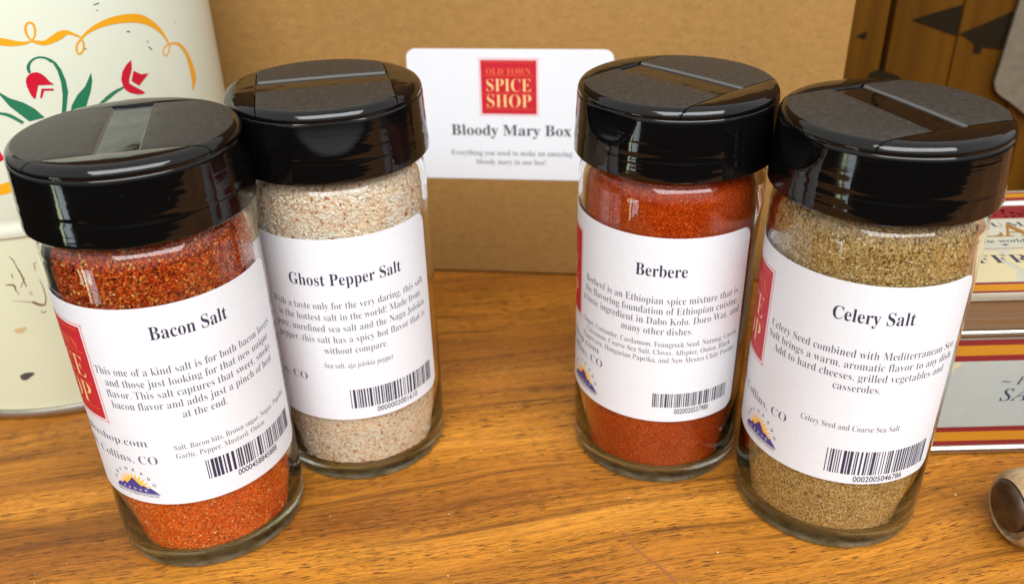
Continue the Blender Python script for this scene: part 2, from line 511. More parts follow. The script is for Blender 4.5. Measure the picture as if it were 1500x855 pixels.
CAN_SHAPES = {
    'leaf': [
         [(43.11, 96.92), (42.88, 94.77), (41.79, 92.19), (39.71, 88.58), (39.21, 87.67), (35.96, 88.38), (36.44, 89.7), (38.48, 92.09), (40.83, 93.8)] ,
         [(20.01, 97.09), (21.64, 95.61), (23.26, 94.03), (25.96, 92.52), (27.94, 90.73), (29.72, 88.0), (26.08, 87.65), (24.52, 89.71), (22.75, 92.15), (21.47, 94.98)] ,
         [(34.69, 101.75), (35.57, 100.99), (36.34, 99.03), (36.72, 96.22), (36.53, 93.29), (35.48, 90.3), (34.42, 87.28), (33.44, 87.48), (34.33, 90.13), (35.11, 92.78), (35.53, 95.86), (35.44, 98.81), (34.94, 100.63)] ,
    ],
    'tulip': [
         [(29.09, 99.12), (30.03, 99.39), (30.87, 99.29), (31.72, 98.76), (32.3, 98.01), (32.97, 96.72), (33.84, 95.67), (30.3, 96.14), (28.92, 93.13), (28.6, 92.98), (28.16, 93.84), (27.97, 94.85), (27.78, 96.24), (27.85, 97.58), (28.3, 98.47)] ,
         [(29.86, 92.96), (30.8, 95.23), (33.43, 94.76), (33.36, 94.22), (31.24, 94.61), (30.36, 92.95)] ,
         [(54.44, 97.73), (54.03, 95.49), (52.57, 92.96), (52.31, 91.98), (53.64, 90.82), (56.42, 88.5), (55.62, 88.29), (53.99, 88.55), (51.92, 89.58), (50.89, 90.55), (50.44, 91.74), (50.36, 93.49), (51.15, 95.35), (52.67, 96.83)] ,
         [(54.34, 94.88), (56.28, 93.5), (58.8, 93.08), (56.84, 91.9), (55.03, 90.68), (53.12, 92.41)] ,
    ],
}
WALL_MARKS = [[(139.1, 69.6), (141.1, 70.9), (143.4, 71.4), (143.2, 69.5), (142.9, 68.2), (140.9, 69.1)], [(160.2, 75.7), (168.8, 78.2), (178.9, 81.0), (179.2, 74.8), (179.2, 68.9), (170.1, 72.1)], [(180.3, 69.7), (188.7, 73.2), (201.1, 78.7), (201.2, 70.8), (199.6, 63.0), (190.8, 64.3), (190.4, 61.6), (187.6, 61.9), (187.3, 65.5), (183.4, 68.3)], [(146.5, 52.2), (147.1, 55.0), (150.0, 56.0), (153.7, 55.3), (159.0, 53.5), (161.1, 51.5), (155.2, 50.3), (149.7, 50.1)]]
CARD = [(199.8, 86.2), (197.5, 50.6), (198.5, 47.7), (200.0, 46.0), (202.0, 44.5), (206.0, 42.1), (212.8, 37.3), (222.8, 31.8)]


# ------------------------------------------------------------------ mesh helpers (all lengths in mm)
def finish(name, bm, mats, parent=None, smooth=True, angle=35.0, clean=True):
    for v_ in bm.verts:
        v_.co *= K
    if clean:
        bmesh.ops.recalc_face_normals(bm, faces=bm.faces)
    me = bpy.data.meshes.new(name)
    bm.to_mesh(me)
    bm.free()
    for q in (mats if isinstance(mats, (list, tuple)) else [mats]):
        me.materials.append(MAT[q])
    if smooth:
        for p in me.polygons:
            p.use_smooth = True
        me.set_sharp_from_angle(angle=rad(angle))
    o = link(bpy.data.objects.new(name, me))
    if parent:
        o.parent = parent
    return o


def reuse(o, parent):
    c = o.copy()
    COL.objects.link(c)
    c.parent = parent
    return c


def thing(name, label, cat, loc=(0, 0, 0), rz=0.0, group=None):
    o = link(bpy.data.objects.new(name, None))
    o.empty_display_size = 0.01
    o.location = [q * K for q in loc]
    o.rotation_euler = (0, 0, rz)
    tag(o, label, cat, group)
    return o


def tag(o, label, cat, group=None):
    o['label'] = label
    o['category'] = cat
    if group:
        o['group'] = group


def lathe(bm, prof, seg=128, closed=True, mi=0, center=(0, 0)):
    """Revolve (r, z) points about the axis; r = 0 gives a pole."""
    rings_ = []
    for r, z in prof:
        if r < 1e-6:
            rings_.append([bm.verts.new((center[0], center[1], z))])
        else:
            rings_.append([bm.verts.new((center[0] + r * math.sin(2 * math.pi * i / seg), center[1] - r * math.cos(2 * math.pi * i / seg), z)) for i in range(seg)])
    n = len(rings_)
    fs = []
    for k in range(n if closed else n - 1):
        A, B = rings_[k], rings_[(k + 1) % n]
        if len(A) == 1 and len(B) == 1:
            continue
        for i in range(seg):
            j = (i + 1) % seg
            if len(A) == 1:
                f = bm.faces.new((A[0], B[i], B[j]))
            elif len(B) == 1:
                f = bm.faces.new((A[i], B[0], A[j]))
            else:
                f = bm.faces.new((A[i], B[i], B[j], A[j]))
            f.material_index = mi
            fs.append(f)
    return rings_, fs


def box(bm, x0, x1, y0, y1, z0, z1, mi=0):
    vs = [bm.verts.new((x, y, z)) for x in (x0, x1) for y in (y0, y1) for z in (z0, z1)]
    for q in ((0, 1, 3, 2), (4, 6, 7, 5), (0, 4, 5, 1), (2, 3, 7, 6), (0, 2, 6, 4), (1, 5, 7, 3)):
        f = bm.faces.new([vs[i] for i in q])
        f.material_index = mi
    return vs


def bevel_all(bm, w, seg=2):
    bmesh.ops.bevel(bm, geom=list(bm.edges), offset=w, segments=seg, affect='EDGES', profile=0.5)


def flat_poly(bm, pts, mi):
    vs = [bm.verts.new((x, z, 0)) for x, z in pts]
    f = bm.faces.new(vs)
    f.material_index = mi
    return f


def rrect(x0, x1, z0, z1, r, n=6):
    out_ = []
    for cx, cz, a0 in ((x1 - r, z1 - r, 0), (x0 + r, z1 - r, 90), (x0 + r, z0 + r, 180), (x1 - r, z0 + r, 270)):
        for i in range(n + 1):
            a = rad(a0 + 90 * i / n)
            out_.append((cx + r * math.cos(a), cz + r * math.sin(a)))
    return out_


def rect(bm, x0, x1, z0, z1, mi):
    return flat_poly(bm, [(x0, z0), (x1, z0), (x1, z1), (x0, z1)], mi)


def smooth_line(pts, n=6):
    """Catmull-Rom through (x, z, width)."""
    if len(pts) < 3:
        return pts
    P = [pts[0]] + list(pts) + [pts[-1]]
    out_ = []
    for i in range(1, len(P) - 2):
        for j in range(n):
            t = j / n
            q = []
            for a, b, c, d in zip(P[i - 1], P[i], P[i + 1], P[i + 2]):
                q.append(0.5 * (2 * b + (c - a) * t + (2 * a - 5 * b + 4 * c - d) * t * t + (3 * b - a - 3 * c + d) * t ** 3))
            out_.append(tuple(q))
    out_.append(tuple(pts[-1]))
    return out_


def ribbon(bm, pts, mi, n=6):
    L = smooth_line(pts, n)
    prev = None
    for i, (x, z, w) in enumerate(L):
        a = L[max(i - 1, 0)]
        b = L[min(i + 1, len(L) - 1)]
        dx, dz = b[0] - a[0], b[1] - a[1]
        d = math.hypot(dx, dz) or 1
        nx, nz = -dz / d * max(w, 0.08) / 2, dx / d * max(w, 0.08) / 2
        cur = (bm.verts.new((x + nx, z + nz, 0)), bm.verts.new((x - nx, z - nz, 0)))
        if prev:
            f = bm.faces.new((prev[0], prev[1], cur[1], cur[0]))
            f.material_index = mi
        prev = cur


# lettering: the serif face comes from the mathematical letters of Blender's built-in font
def serif(s):
    o = ''
    for ch in s:
        if 'A' <= ch <= 'Z':
            o += chr(0x1D400 + ord(ch) - 65)
        elif 'a' <= ch <= 'z':
            o += chr(0x1D41A + ord(ch) - 97)
        elif ch == 'é':
            o += chr(0x1D41A + 4)
        else:
            o += ch
    return o


def italic(s):
    o = ''
    for ch in s:
        if 'A' <= ch <= 'Z':
            o += chr(0x1D434 + ord(ch) - 65)
        elif ch == 'h':
            o += chr(0x210E)
        elif 'a' <= ch <= 'z':
            o += chr(0x1D44E + ord(ch) - 97)
        else:
            o += ch
    return o


def glyphs(s, thin=0.0, space=1.0):
    c = bpy.data.curves.new('lettering', 'FONT')
    c.body = s
    c.size = 1.0
    c.offset = thin
    c.space_character = space
    c.resolution_u = 3
    o = bpy.data.objects.new('lettering', c)
    COL.objects.link(o)
    bpy.context.view_layer.update()
    dg = bpy.context.evaluated_depsgraph_get()
    me = o.evaluated_get(dg).to_mesh()
    vs = [tuple(v_.co) for v_ in me.vertices]
    fs = [tuple(p.vertices) for p in me.polygons]
    o.evaluated_get(dg).to_mesh_clear()
    bpy.data.objects.remove(o)
    bpy.data.curves.remove(c)
    return vs, fs


CAPH = {}


def text(bm, s, x, z, cap, mi, width=None, align='L', thin=0.0, style=serif, space=1.0, sxy=None, warp=None):
    """Lay one line of writing; returns the horizontal scale used."""
    key = style.__name__ if style else 'sans'
    if key not in CAPH:
        hv, _ = glyphs(style('H') if style else 'H')
        CAPH[key] = max(q[1] for q in hv)
    vs, fs = glyphs(style(s) if style else s, thin, space)
    x0, x1 = min(q[0] for q in vs), max(q[0] for q in vs)
    sz = cap / CAPH[key]
    sx_ = width / (x1 - x0) if width else (sxy if sxy else sz)
    w = (x1 - x0) * sx_
    ox = x - x0 * sx_ - (0 if align == 'L' else w / 2 if align == 'C' else w)
    bv = []
    for q in vs:
        p = (ox + q[0] * sx_, z + q[1] * sz)
        if warp:
            p = warp(*p)
        bv.append(bm.verts.new((p[0], p[1], 0)))
    for f in fs:
        try:
            nf = bm.faces.new([bv[i] for i in f])
            nf.material_index = mi
        except ValueError:
            pass
    return sx_


def wrap(bm, R, step=1.0, layers=None, base_step=0.03):
    """Cut a flat drawing (x = arc length, y = height) into narrow strips and wrap it round a cylinder."""
    xs = [v_.co.x for v_ in bm.verts]
    x = math.floor(min(xs)) + step
    while x < max(xs):
        bmesh.ops.bisect_plane(bm, geom=bm.verts[:] + bm.edges[:] + bm.faces[:], plane_co=(x, 0, 0), plane_no=(1, 0, 0), dist=1e-5)
        x += step
    for v_ in bm.verts:
        a = v_.co.x / R
        r = R + v_.co.z
        v_.co = Vector((r * math.sin(a), -r * math.cos(a), v_.co.y))


def lift(bm, n0, h):
    """Raise the vertices added since n0 by h (out of the page)."""
    bm.verts.ensure_lookup_table()
    for v_ in bm.verts[n0:]:
        v_.co.z = h


def emblem(bm, x0, x1, z0, z1, mats):
    """The shop's red square; mats = indices of red, rule, gold, bronze."""
    w, h = x1 - x0, z1 - z0
    e = 0.028 * w
    for q in ((x0 - e - .06 * w * .35, x1 + e + .06 * w * .35, z1 + e * .75, z1 + e * 1.15), (x0 - e * 1.6, x1 + e * 1.6, z0 - e * 1.15, z0 - e * .75),
              (x0 - e * 1.15, x0 - e * .75, z0 - e * .7, z1 + e * .7), (x1 + e * .75, x1 + e * 1.15, z0 - e * .7, z1 + e * .7)):
        rect(bm, *q, mats[1])
    rect(bm, x0, x1, z0, z1, mats[0])
    n = len(bm.verts)
    text(bm, 'OLD TOWN', (x0 + x1) / 2, z0 + .735 * h, .115 * h, mats[3], width=.80 * w, align='C', thin=-.012)
    text(bm, 'SPICE', (x0 + x1) / 2, z0 + .425 * h, .235 * h, mats[2], width=.80 * w, align='C', thin=-.014)
    text(bm, 'SHOP', (x0 + x1) / 2, z0 + .130 * h, .235 * h, mats[2], width=.80 * w, align='C', thin=-.014)
    for zz in (.345, .685, .93, .065):
        rect(bm, x0 + .04 * w, x1 - .04 * w, z0 + zz * h + .03 * h, z0 + zz * h + .036 * h, mats[3])
    return n


# ------------------------------------------------------------------ the table, the plank wall
t = thing('wooden_table', 'worn amber brown wood grain table top under everything', 'table')
bm = bmesh.new()
box(bm, -216, 430, -18, 420, -28, 0)
bevel_all(bm, 1.5)
finish('tabletop', bm, 'table_wood', t, angle=50)
bm = bmesh.new()                              # a long scratch in the varnish in front of the red jar
SCR = [(22.7, 161.6, .1), (26.1, 157.6, .35), (27.8, 153.2, .5), (31.5, 148.6, .55), (33.6, 145.8, .9), (35.0, 143.4, .7), (37.2, 139.0, .6), (38.2, 134.0, .5)]
ribbon(bm, SCR, 0)
for v_ in bm.verts:
    v_.co.z = 0.03
finish('scratch', bm, 'scratch_wood', t, smooth=False)

bm = bmesh.new()
rnd = random.Random(5)
for i in range(90):
    x, y = rnd.uniform(-125, 125), rnd.uniform(128, 250)
    r = rnd.choice((.07, .09, .11, .16)) * rnd.uniform(.7, 1.2)
    mtx = Matrix.Translation((x, y, r * .6)) @ Matrix.Rotation(rnd.uniform(0, 6), 4, 'Z') @ Matrix.Diagonal((r * rnd.uniform(.8, 1.6), r, r * .8, 1))
    bmesh.ops.create_icosphere(bm, subdivisions=1, radius=1, matrix=mtx)
o = finish('salt_crumbs', bm, 'salt_white', smooth=False)
o['kind'] = 'stuff'
tag(o, 'scattered tiny pale salt crumbs lying on the table top', 'crumbs')

bm = bmesh.new()
YW = 355
edges_ = [-330, -300, -255, -210, -165, -120, -75, -30, 15, 62, 108, 153.2, 180.0, 207, 235, 262, 300, 340, 385]
for i, (a, b) in enumerate(zip(edges_[:-1], edges_[1:])):
    g = 3.4 if abs(b - 153.2) < .1 else .5
    sub = bmesh.new()
    box(sub, a, b - g + (1.0 if g > 1 else 0), YW + rnd.uniform(0, .4), YW + 12, 0.4, 260)
    bevel_all(sub, .5)
    tmp = bpy.data.meshes.new('plank')
    sub.to_mesh(tmp)
    sub.free()
    bm.from_mesh(tmp)
    bpy.data.meshes.remove(tmp)
box(bm, -330, 385, YW + 12.2, YW + 14, 0.4, 260, 1)
WALL_BM = bm
for mk in WALL_MARKS:
    vs = [bm.verts.new((x, YW - .25, z)) for x, z in mk]
    bm.faces.new(vs).material_index = 2
    # each black mark has a little thickness of its own
o = finish('plank_wall', bm, ['plank', 'dark_gap', 'mark_black'], angle=40, clean=False)
tag(o, 'dim upright brown plank wall with black marks and a dark gap', 'plank wall')

# ------------------------------------------------------------------ white card on the plank wall
bm = bmesh.new()
outl = CARD + [(222.8, 92), (200.3, 92)]
fa = [bm.verts.new((x, 352.0, z)) for x, z in outl]
ba = [bm.verts.new((x, 353.6, z)) for x, z in outl]
bm.faces.new(fa)
bm.faces.new(list(reversed(ba)))
for i in range(len(outl)):
    j = (i + 1) % len(outl)
    bm.faces.new((fa[i], ba[i], ba[j], fa[j]))
o = finish('white_card', bm, 'card', angle=50)
tag(o, 'blank off-white card with a rounded corner on the plank wall', 'card')

# ------------------------------------------------------------------ cardboard gift box
ang = rad(-6.896)
t = thing('cardboard_box', 'tall plain brown cardboard box with white label behind the jars', 'box', (-32.1, 296.8, 0.3), ang)
bm = bmesh.new()
box(bm, -75, 141.2, 0, 52, 0, 132)
bevel_all(bm, 1.0, 3)
finish('carton', bm, 'cardboard', t, angle=60)
bm = bmesh.new()
box(bm, -74.2, 140.4, .9, 51.2, 132.1, 132.9)
finish('flap', bm, 'cardboard', t, smooth=False)


def planar(bm):
    for v_ in bm.verts:
        v_.co = Vector((v_.co.x, -v_.co.z, v_.co.y))


bm = bmesh.new()
flat_poly(bm, rrect(-1.3, 67.8, 37.6, 83.3, 3.2), 0)
bm.normal_update()
bmesh.ops.solidify(bm, geom=bm.faces[:], thickness=.12)
zs = [v_.co.z for v_ in bm.verts]
for v_ in bm.verts:
    v_.co.z += .02 - min(zs)
n0 = len(bm.verts)
text(bm, 'Bloody Mary Box', 12.7, 53.7, 3.75, 1, width=41.4, thin=.002)
sx_ = text(bm, 'Everything you need to make an amazing', 12.2, 46.4, 1.95, 2, width=42.3, thin=-.004)
text(bm, 'bloody mary in one box!', 33.2, 43.1, 1.95, 2, align='C', thin=-.004, sxy=sx_)
lift(bm, n0, .17)
planar(bm)
lab = finish('label', bm, ['paper', 'box_ink', 'pale_ink'], t, smooth=False, clean=False)
bm = bmesh.new()
n1_ = emblem(bm, 23.6, 42.4, 61.3, 79.7, (0, 1, 2, 3))
lift(bm, 0, .18)
lift(bm, n1_, .21)
planar(bm)
finish('shop_emblem', bm, ['emblem_red', 'emblem_rule', 'emblem_gold', 'emblem_bronze'], lab, smooth=False, clean=False)

# ------------------------------------------------------------------ painted canister
CX, CY, CR = -145.0, 266.5, 56.0
t = thing('tin_canister', 'round cream tin canister painted with tulips and a yellow scroll', 'canister', (CX, CY, 0))
bm = bmesh.new()
lathe(bm, [(0, 1.2), (54.5, 1.2), (55.6, 1.6), (55.7, 57.5), (54.8, 58.4), (0, 58.4)], 160)
n0 = len(bm.verts)


def on_can(bm, n0, R, dz):
    """Wrap the drawing in bm.verts[n0:] round the canister at radius R."""
    bm.verts.ensure_lookup_table()
    for v_ in bm.verts[n0:]:
        a = v_.co.x / 56.36
        v_.co = Vector(((R + dz) * math.sin(a), -(R + dz) * math.cos(a), v_.co.y))


for st in CAN_STROKES['scratch']:
    ribbon(bm, st, 1)
ribbon(bm, CAN_STROKES['chip'][-1], 2)
for st in CAN_STROKES['stain']:
    ribbon(bm, st, 3)
on_can(bm, n0, 55.7, .05)
finish('body', bm, ['aged', 'scratch_brown', 'chip_black', 'stain_tan'], t, clean=False)
bm = bmesh.new()
lathe(bm, [(0, 57.6), (54.5, 57.6), (55.8, 57.2), (56.4, 57.7), (56.6, 58.7), (56.5, 59.8), (56.2, 60.6), (55.95, 61.6), (56.05, 62.6), (56.3, 63.6),
           (56.3, 124), (55.8, 126), (54, 127.2), (0, 127.6)], 192)
drawn = bmesh.new()
for st in CAN_STROKES['scroll'] + CAN_STROKES['band']:
    ribbon(drawn, st, 1)
for st in CAN_STROKES['stem']:
    ribbon(drawn, st, 2)
for sh in CAN_SHAPES['leaf']:
    flat_poly(drawn, sh, 2)
for sh in CAN_SHAPES['tulip']:
    flat_poly(drawn, sh, 3)
flat_poly(drawn, [(14.2, 79.5), (17.5, 81.5), (18.2, 79.0), (15.0, 77.8)], 3)
for st in CAN_STROKES['chip'][:-1]:
    ribbon(drawn, st, 4)
bmesh.ops.triangulate(drawn, faces=[f for f in drawn.faces if len(f.verts) > 4])
xs = [v_.co.x for v_ in drawn.verts]
x = math.floor(min(xs)) + 1.0
while x < max(xs):
    bmesh.ops.bisect_plane(drawn, geom=drawn.verts[:] + drawn.edges[:] + drawn.faces[:], plane_co=(x, 0, 0), plane_no=(1, 0, 0), dist=1e-5)
    x += 1.0
hgt = {1: .06, 2: .075, 3: .09, 4: .10}
for f in drawn.faces:
    for v_ in f.verts:
        v_.co.z = hgt[f.material_index]
for v_ in drawn.verts:
    a = v_.co.x / 56.36
    r = 56.3 + v_.co.z
    v_.co = Vector((r * math.sin(a), -r * math.cos(a), v_.co.y))
tmp = bpy.data.meshes.new('drawn')
drawn.to_mesh(tmp)
drawn.free()
bm.from_mesh(tmp)
bpy.data.meshes.remove(tmp)
finish('lid', bm, ['cream', 'paint_yellow', 'paint_green', 'paint_red', 'chip_black'], t, clean=False)
bm = bmesh.new()
lathe(bm, [(55.2, .2), (56.6, .2), (57.0, .8), (57.0, 2.2), (56.5, 3.0), (55.75, 3.2), (55.2, 3.0)], 160)
finish('bottom_rim', bm, 'metal', t)

# ------------------------------------------------------------------ printed spice tin
TX0, TX1, TY0, TY1 = 103.5, 172.0, 183.7, 246.6
t = thing('spice_tin', 'rectangular printed tin with red and yellow stripes beside the celery jar', 'tin', (TX0, TY0, 0))
LX, LY = TX1 - TX0, TY1 - TY0


def rbox(bm, x0, x1, y0, y1, z0, z1, r, mi=0, e=0.0):
    pts = rrect(x0, x1, y0, y1, r, 8)
    A = [bm.verts.new((x, y, z0)) for x, y in pts]
    B = [bm.verts.new((x, y, z1)) for x, y in pts]
    fs = [bm.faces.new(list(reversed(A))), bm.faces.new(B)]
    for i in range(len(pts)):
        j = (i + 1) % len(pts)
        fs.append(bm.faces.new((A[i], A[j], B[j], B[i])))
    for f in fs:
        f.material_index = mi
    return fs


bm = bmesh.new()
rbox(bm, .9, LX - .9, .9, LY - .9, .4, 38.2, 4)
rbox(bm, 3, LX - 3, 3, LY - 3, 38.2, 40, 3)
n0 = len(bm.verts)
X0, X1 = 5.0, LX - 5.0
for z0, z1, mi in ((34.3, 36.0, 1), (31.3, 34.3, 2), (29.6, 31.3, 1), (7.3, 8.9, 1), (4.3, 7.3, 2), (2.7, 4.3, 1)):
    rect(bm, X0, X1, z0, z1, mi)
flat_poly(bm, [(5.0, 29.4), (9.6, 29.4), (9.0, 28.2), (8.0, 27.6), (7.6, 26.4), (6.4, 26.2), (5.0, 25.2)], 4)
text(bm, '~ PREMIUM ~', 20.9, 22.2, 2.3, 3, width=30, style=italic)
text(bm, 'SAFFRON', 21.6, 17.1, 3.7, 3, width=29, style=italic, thin=.0)
bm.verts.ensure_lookup_table()
for v_ in bm.verts[n0:]:
    v_.co = Vector((v_.co.x, .86, v_.co.y))
finish('tin_body', bm, ['printed', 'stripe_red', 'stripe_yellow', 'ink', 'parchment_patch'], t, smooth=True, angle=30, clean=False)
bm = bmesh.new()
for z0, z1 in ((.1, 1.1), (1.0, 2.3), (37.4, 39.2)):
    rbox(bm, .1, LX - .1, .1, LY - .1, z0 if z0 > .5 else .1, z1, 4.6)
    break
bm.free()
bm = bmesh.new()


def ring_bead(bm, z, rr, inset=0.0):
    pts = rrect(inset, LX - inset, inset, LY - inset, 4.6 - inset, 8)
    n = len(pts)
    loops = []
    for i, (x, y) in enumerate(pts):
        a, b = pts[i - 1], pts[(i + 1) % n]
        d = Vector((b[0] - a[0], b[1] - a[1], 0)).normalized()
        nr = Vector((d.y, -d.x, 0))
        loops.append([bm.verts.new(Vector((x, y, z)) + nr * (rr * math.cos(q * math.pi / 4)) + Vector((0, 0, rr * 1.15 * math.sin(q * math.pi / 4)))) for q in range(8)])
    for i in range(n):
        A, B = loops[i], loops[(i + 1) % n]
        for q in range(8):
            bm.faces.new((A[q], B[q], B[(q + 1) % 8], A[(q + 1) % 8]))


ring_bead(bm, 1.35, 1.1, .8)
ring_bead(bm, 37.8, 1.0, .9)
finish('metal_bead', bm, 'metal', t, angle=50)
lid_o = None
bm = bmesh.new()
rbox(bm, .2, LX - .2, .2, LY - .2, 39.4, 48.4, 4.6, 0)
ring_bead(bm, 47.9, .95, .55)
rbox(bm, 1.2, LX - 1.2, 1.2, LY - 1.2, 48.3, 48.9, 4.0, 1)
n0 = len(bm.verts)


def P_(x, y):
    return x - TX0, y - TY0


X0, X1 = 3.0, LX - 3.0
for y0, y1, mi in ((241.2, 244.0, 3), (244.0, 245.0, 2), (239.0, 241.2, 2), (226.9, 235.4, 2), (190.4, 189.4, 2), (186.3, 189.3, 3), (184.95, 186.2, 2), (208.4, 208.65, 2)):
    rect(bm, X0, X1, min(y0, y1) - TY0 + (0.0 if y0 > 185.5 else .35), max(y0, y1) - TY0, mi)
flat_poly(bm, [P_(104, 190.6), P_(124, 190.6), P_(127.5, 196), P_(126, 201), P_(128, 207), P_(104, 207)], 5)
flat_poly(bm, [P_(131, 190.6), P_(168, 190.6), P_(168, 208), P_(134, 208), P_(128.5, 205), P_(127, 203), P_(129, 198)], 5)
rr_ = random.Random(9)
for i in range(70):
    x, y = rr_.uniform(118, 168), rr_.uniform(227.6, 234.8)
    pp = [P_(x + rr_.uniform(.3, .9) * math.cos(q * 1.257), y + rr_.uniform(.25, .6) * math.sin(q * 1.257)) for q in range(5)]
    flat_poly(bm, pp, 4)
flat_poly(bm, [P_(136, 236.2), P_(142, 236.8), P_(147, 238.4), P_(152, 238.6), P_(158, 236.9), P_(150, 236.0), P_(144, 236.0)], 7)
n1_ = len(bm.verts)
text(bm, 'PREMIUM', 142.8 - TX0, 221.6 - TY0, 2.7, 6, width=30, align='R', thin=-.011, space=1.35)
text(bm, 'LLA', 118.4 - TX0, 215.6 - TY0, 7.6, 4, width=24.5, thin=.004)
text(bm, 'in the world.', 122.6 - TX0, 212.0 - TY0, 1.9, 6, width=16.4, style=italic, thin=.004)
flat_poly(bm, [(131.8 - TX0 + a, 210.6 - TY0 + b) for a, b in ((-1, 0), (0, -.5), (1, 0), (0, .5))], 6)
text(bm, 'SAFFRON', 110.6 - TX0, 200.4 - TY0, 4.5, 6, width=35.0, thin=-.012)
bm.verts.ensure_lookup_table()
for i, v_ in enumerate(bm.verts):
    if i >= n0:
        v_.co = Vector((v_.co.x, v_.co.y, 48.94 if i < n1_ else 48.98))
finish('tin_lid', bm, ['brushed', 'printed_cream_lit', 'stripe_red', 'stripe_yellow', 'gold_letters', 'parchment_patch', 'ink', 'salt_white'], t, angle=30, clean=False)

# ------------------------------------------------------------------ turned wooden handle lying on the table
t = thing('wooden_tool', 'pale wooden tool handle with dark metal end cap lying on the table', 'tool', (112.9, 153.4, 9.3), rad(5))
bm = bmesh.new()
prof = [(0, 2.4), (6.75, 2.4), (6.85, 1.3), (7.2, 1.0), (8.1, 1.7), (8.9, 3.4), (9.25, 6.0), (9.0, 14), (8.4, 30), (8.0, 48), (8.3, 70), (7.5, 74), (0, 74.5)]
lathe(bm, prof, 64)
ROT = Matrix.Rotation(rad(90), 4, 'Y')
bm.transform(ROT)
finish('grip', bm, 'handle', t)
bm = bmesh.new()
lathe(bm, [(0, 2.9), (6.0, 2.9), (6.1, 1.5), (6.0, .8), (5.5, .25), (4.6, -.2), (2.2, -.4), (0, -.45)], 64)
bm.transform(Matrix.Translation((0, .35, .7)) @ ROT)
finish('end_cap', bm, 'iron', t)

# ------------------------------------------------------------------ the four spice jars
RG = 22.0


def make_bottle(parent):
    bm = bmesh.new()
    prof = [(0, .6), (14, .5), (19.4, .3), (20.4, .08), (21.2, .12), (21.7, .45), (21.93, 1.0), (21.99, 1.8), (RG, 4.4), (RG, 77.6), (21.75, 79.6), (21.2, 81.0), (20.3, 82.1), (19.3, 82.9), (19.0, 84),
            (19.0, 91.3), (18.4, 91.8), (17.4, 91.8), (17.0, 91.2), (17.0, 83.6), (18.2, 82.0), (19.5, 80.4), (20.0, 77.6), (20.05, 20), (20.03, 5.6), (19.85, 4.7), (19.4, 4.15), (18.6, 3.92), (8, 3.9), (0, 3.9)]
    lathe(bm, prof, 144, closed=False)
    for f in bm.faces:
        c = f.calc_center_median()
        if c.z < .09:
            f.material_index = 1
    return finish('glass_bottle', bm, ['glass', 'stipple'], parent, angle=60)


def make_filling(parent, mat, grains):
    bm = bmesh.new()
    d = .28 if grains else 0.0                # room for loose grains against the glass
    prof = [(0, 4.02), (8, 4.02), (18.5 - d, 4.04), (19.2 - d, 4.28), (19.68 - d, 4.8), (19.88 - d, 5.7), (19.92 - d, 20), (19.87 - d, 77.5), (19.36 - d, 80.25), (18.05 - d, 81.9), (16.8 - d, 83.5), (16.5, 84.5), (0, 85)]
    lathe(bm, prof, 144, closed=False)
    for f in bm.faces:
        f.smooth = True
    mats = [mat]
    if grains:
        gm, count, lo, hi, asp = grains
        mats.append(gm)
        rg = random.Random(count)
        for k in range(count):
            low = rg.random() < .52
            z = rg.uniform(4.6, 21.5) if low else rg.uniform(69.0, 81.4)
            a = rg.uniform(-math.pi, math.pi)
            r = 19.72
            if z > 77.5:
                r -= .55 * ((z - 77.5) / 2.75) ** 1.6
            elif z < 5.6:
                r -= .75 * ((5.6 - z) / 1.2) ** 2
            q = rg.uniform(lo, hi) * (.8 if low else 1.1)
            er = Vector((math.sin(a), -math.cos(a), 0))
            et = Vector((math.cos(a), math.sin(a), 0))
            ez = Vector((0, 0, 1))
            th = rg.uniform(0, math.pi)
            u = et * math.cos(th) + ez * math.sin(th)
            w = ez * math.cos(th) - et * math.sin(th)
            c = er * r + ez * z
            L_, B_ = q * .5 * rg.uniform(1, asp), q * .5
            H_ = min(B_ * rg.uniform(.5, 1.0), .24)
            ps = [c + u * L_ * rg.uniform(.7, 1.2) + w * B_ * rg.uniform(-.4, .4), c + w * B_ * rg.uniform(.7, 1.2), c - u * L_ * rg.uniform(.7, 1.2) + w * B_ * rg.uniform(-.4, .4), c - w * B_ * rg.uniform(.7, 1.2)]
            vs = [bm.verts.new(p_) for p_ in ps]
            t1 = bm.verts.new(c + er * H_ + u * L_ * rg.uniform(-.35, .1))
            t2 = bm.verts.new(c + er * H_ * rg.uniform(.5, 1) + u * L_ * rg.uniform(.15, .45) + w * B_ * rg.uniform(-.3, .3))
            for tri in ((vs[0], vs[1], t2), (vs[1], t1, t2), (vs[1], vs[2], t1), (vs[2], vs[3], t1), (vs[3], t2, t1), (vs[3], vs[0], t2)):
                bm.faces.new(tri).material_index = 1
    return finish('spice_filling', bm, mats, parent, smooth=False, clean=False)


def cut(bm, co, no):
    """Keep the side of the solid behind the plane and close the cut."""
    r = bmesh.ops.bisect_plane(bm, geom=bm.verts[:] + bm.edges[:] + bm.faces[:], plane_co=co, plane_no=no, clear_outer=True, dist=1e-5)
    es = [e for e in r['geom_cut'] if isinstance(e, bmesh.types.BMEdge) and e.is_boundary]
    if es:
        bmesh.ops.triangle_fill(bm, use_beauty=True, edges=es)


def top_solid(dz=0.0):
    bm = bmesh.new()
    prof = [(0, 100.15 + dz), (8, 100.12 + dz), (15, 100.02 + dz), (20.2, 99.82 + dz), (21.1, 99.66 + dz), (21.7, 99.36 + dz), (22.15, 98.9 + dz), (22.45, 98.35 + dz), (22.55, 97.85), (22.5, 97.6), (21.75, 97.6), (21.5, 97.7), (21.3, 98.0), (0, 98.0)]
    lathe(bm, prof, 144, closed=False)
    bmesh.ops.recalc_face_normals(bm, faces=bm.faces)
    return bm


